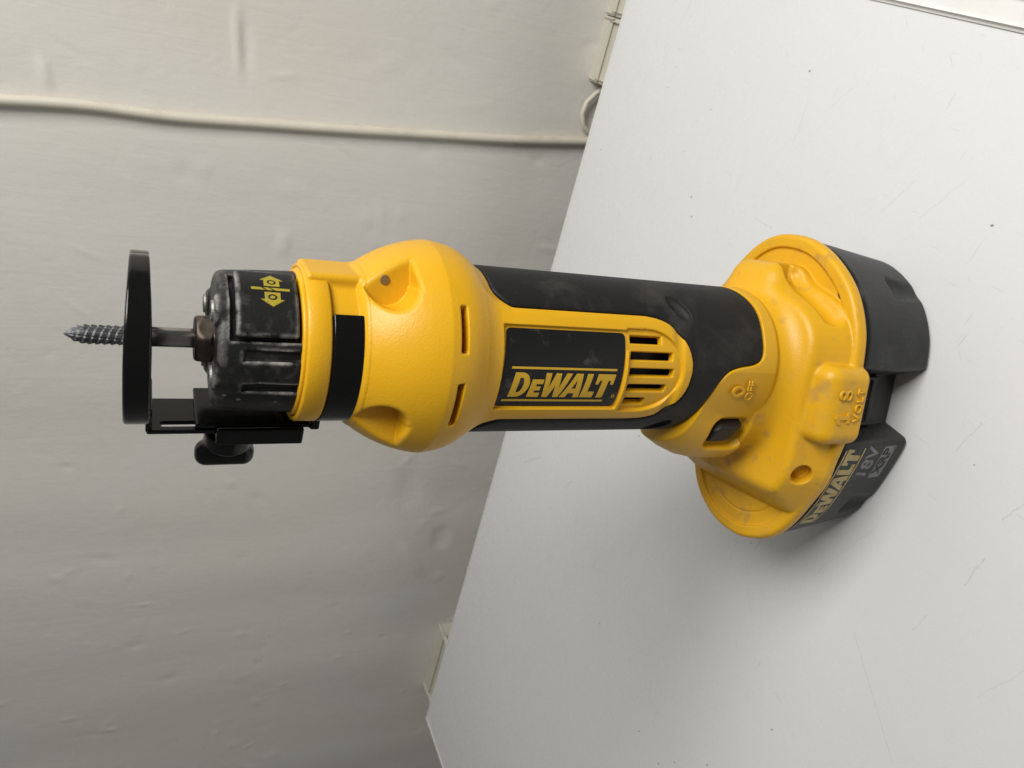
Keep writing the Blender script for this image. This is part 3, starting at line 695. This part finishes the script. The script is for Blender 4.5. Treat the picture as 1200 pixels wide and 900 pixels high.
# --- gear nose with lock button
g = Grid((-27,-27,238), (27,27,276), .4); X, Y, Z = g.X, g.Y, g.Z; rho = np.sqrt(X*X+Y*Y); th = np.arctan2(X, -Y)
rz = np.interp(g.ax[2], [238,246,262,270,272.6], [22.0,21.9,21.2,20.6,20.1]).astype(np.float32)[None,None,:]
ns = smax((rho-rz), Z-272.4, 2.2)
for a_ in (-27, 38, 150, -150):
    a_ = math.radians(a_); ns = smin(ns, smax(np.sqrt((X-17.0*math.sin(a_))**2+(Y+17.0*math.cos(a_))**2)-4.4, np.abs(Z-268)-5.4, 1.5), 1.5)
for a_, z0, z1 in ((-2,250,265.5),(-30,250,265.5)):
    ns = smax(ns, -np.maximum(np.maximum(np.abs(th-math.radians(a_))*21-1.5, np.abs(Z-(z0+z1)/2)-(z1-z0)/2), 20.1-rho), .7)
ns = smax(ns, -np.maximum(np.maximum(np.abs(th-math.radians(42))*21-12.0, np.abs(Z-259.5)-9.7), 19.0-rho), .5)
ns = smax(ns, -np.maximum(rho-9.2, 268-Z), .8)
nose = part('gear_nose', g.mesh('gear_nose', ns), M_nose)
for a_ in (-27, 38, 150, -150):
    a_ = math.radians(a_); screw(17.0*math.sin(a_), -17.0*math.cos(a_), 273.5, (0,0,1), 3.2, M_screw, nose, 1.0)
q = Grid((-15,-11,18), (15,11,24.6), .35)
lb = rbox(q.X, q.Y, q.Z-.02*q.Y, (0,0,19.6), (11.9,8.6,3.5), 1.1)
def lockwarp(V):
    t_ = V[:,0]/23.0+math.radians(42); r = V[:,2]
    return np.stack([r*np.sin(t_), -r*np.cos(t_), V[:,1]+259.4], 1)
lock = part('lock_button', q.mesh('lock_button', lb, lockwarp), M_nose, nose)
def on_lock(u, v, w):           # u downwards in the reading sense of the symbols (towards -z), v to the right
    t_ = v/23.0+math.radians(42); r = 23.12+.02*(-u)+w; return (r*math.sin(t_), -r*math.cos(t_), 259.4-u)
arrow = lambda s: [(-3.0,s*1.6),(3.0,s*1.6),(3.0,s*5.0),(4.6,s*5.0),(0,s*8.2),(-4.6,s*5.0),(-3.0,s*5.0)]
for s_a in (1, -1):
    P = [(x*.72+1.3, y*.72+3.0) for x, y in arrow(s_a)]
    bend('lock_arrow', outline_mesh([refine(P), [(x+1.3, y+3.0+s_a*2.8) for x, y in ell(0,0,1.3,1.0)], ]), on_lock, .06, M_dim, lock, .9, 1)
    bend('padlock_mark', outline_mesh([[(x+1.3, y+3.0+s_a*2.8) for x, y in ell(0,0,.7,.5)]]), on_lock, .06, M_dim, lock, .9, 1)
bend('lock_stripe', outline_mesh([refine([(-4.4,2.6),(-.6,2.6),(-1.8,3.5),(-4.4,3.5)]), refine([(.1,2.6),(1.5,2.6),(.3,3.5),(-1.1,3.5)]), refine([(2.2,2.6),(6.2,2.6),(6.2,3.5),(1.0,3.5)])]), on_lock, .06, M_dim, lock, .9, 1)

# --- collet nut and bit
q = Grid((-10,-10,264), (10,10,279), .35); rho = np.sqrt(q.X**2+q.Y**2)
hx_ = None
for k in range(6):
    a_ = math.radians(60*k+8); d__ = q.X*math.cos(a_)+q.Y*math.sin(a_)-6.75; hx_ = d__ if hx_ is None else smax(hx_, d__, .6)
nt = smax(hx_, np.abs(q.Z-271)-6.3, .8); nt = smax(nt, rho-7.7+np.clip(q.Z-275,0,5)*.5, .5); nt = smax(nt, -(np.abs(rho-7.7)+np.abs(q.Z-272.3)-.7), .3)
part('collet_nut', q.mesh('collet_nut', nt), M_nut)
bitp = lathe('bit_shank', [(.01,262),(2.85,262),(2.85,288.5),(2.6,289),(.01,289)], M_shank, tool, 40)
nth, nzb = 120, 420
zz_ = np.linspace(284, 310.6, nzb); tb_ = np.linspace(0, 2*np.pi, nth, endpoint=False)
ZZ, TT = np.meshgrid(zz_, tb_, indexing='ij')
tri = lambda x: np.abs((x % 1)-.5)*2
saw = ((ZZ/1.9+TT/(2*np.pi)*3) % 1); saw = np.where(saw < .78, saw/.78, (1-saw)/.22); cut_ = np.clip(tri(ZZ/22.0-TT/(2*np.pi)*10)*2.4, 0, 1)
rad = 2.35+.5*saw*(.15+.85*cut_)
rad *= np.interp(zz_, [284,286,305.5,308,310.6], [.9,1,1,.75,.02])[:,None]
Vb = np.stack([rad*np.cos(TT), rad*np.sin(TT), ZZ], -1).reshape(-1,3)
ib = np.arange(nth*nzb).reshape(nzb, nth); i2 = np.roll(ib, -1, 1)
Qb = np.stack([ib[:-1], i2[:-1], i2[1:], ib[1:]], -1).reshape(-1,4)
bit = link('cutting_bit', mesh_np('cutting_bit', Vb*MM, Qb), M_steel, tool, False)

# --- depth foot, its slotted strip, bracket and thumb screw
AO = math.radians(25); ox, oy = -math.cos(AO), math.sin(AO); ux, uy = -oy, ox     # outward, and along the strip (towards the front-left)
if uy > 0: ux, uy = -ux, -uy
g = Grid((-40,-28,283), (28,32,300), .4); X, Y, Z = g.X, g.Y, g.Z; rho = np.sqrt(X*X+Y*Y)
oo, uu = X*ox+Y*oy, X*ux+Y*uy
ft = rcyl(rho, Z, 25.2, 288.6, 295.6, 1.0)
ft = smax(ft, -rcyl(rho, Z, 23.6, 280, 294.4, .6), .4)
ft = smax(ft, -(rho-9.5), .4)
ft = smax(ft, X-23.9, .5); ft = smax(ft, Z-(295.6-np.clip(X-4,-50,40)*.055), .6); ft = smax(ft, (288.5+np.clip(X-4,0,40)*.05)-Z, .6)
ft = smin(ft, rbox(oo, uu, Z, (26,-.5,288.8), (4.6,8.0,.9), .5), 1.2)
foot = part('depth_foot', g.mesh('depth_foot', ft), M_gloss)
g = Grid((-42,-4,238), (-2,34,292), .4); X, Y, Z = g.X, g.Y, g.Z; oo, uu = X*ox+Y*oy, X*ux+Y*uy
st = rbox(oo, uu, Z, (30,0,266), (.8,8.0,23.4), .4)
st = smax(st, -smax(np.abs(uu-4.6)-1.0, np.abs(Z-268)-17.5, 1.0), .3)
part('slotted_strip', g.mesh('slotted_strip', st), M_gloss, foot)
br = rbox(oo, uu, Z, (28.1,-1.8,258), (.8,9.4,17.8), .4)
br = np.minimum(br, rbox(oo, uu, Z, (30.3,9.6,256.5), (3.0,1.0,13.3), .5))
br = np.minimum(br, rbox(oo, uu, Z, (32.4,7.6,256.5), (.9,2.8,13.3), .5))
br = np.minimum(br, rbox(oo, uu, Z, (25,0,237.6), (4.2,8.5,3.4), .6))
br = np.minimum(br, rbox(oo, uu, Z, (32.6,-7.0,256.5), (.8,2.6,13.3), .5))
bracket = part('guide_bracket', g.mesh('guide_bracket', br), M_gloss)
g = Grid((-20,-12,-14), (20,12,14), .4); X, Y, Z = g.X, g.Y, g.Z      # X outward
kb = rcyl(np.sqrt(Y*Y+Z*Z), X, 7.4, -6, 0.5, 1.4)
wing = rbox(X, Y, Z, (4.4,0,.6), (4.2,4.0+0*X,9.3), 3.6)
kb = smin(kb, wing, 2.2)
kn = part('thumb_screw', g.mesh('thumb_screw', kb), M_gloss)
c = Vector((ox,oy,0))*40.0 + Vector((ux,uy,0))*1.5 + Vector((0,0,265.2))
kn.matrix_local = Matrix(((ox,ux,0,c.x*MM),(oy,uy,0,c.y*MM),(0,0,1,c.z*MM),(0,0,0,1)))
lathe('stud', [(.01,0),(2.2,0),(2.2,14),(.01,14)], M_gloss, kn, 20).matrix_local = Matrix.Translation((-.012,0,0)) @ Matrix.Rotation(math.pi/2, 4, 'Y')
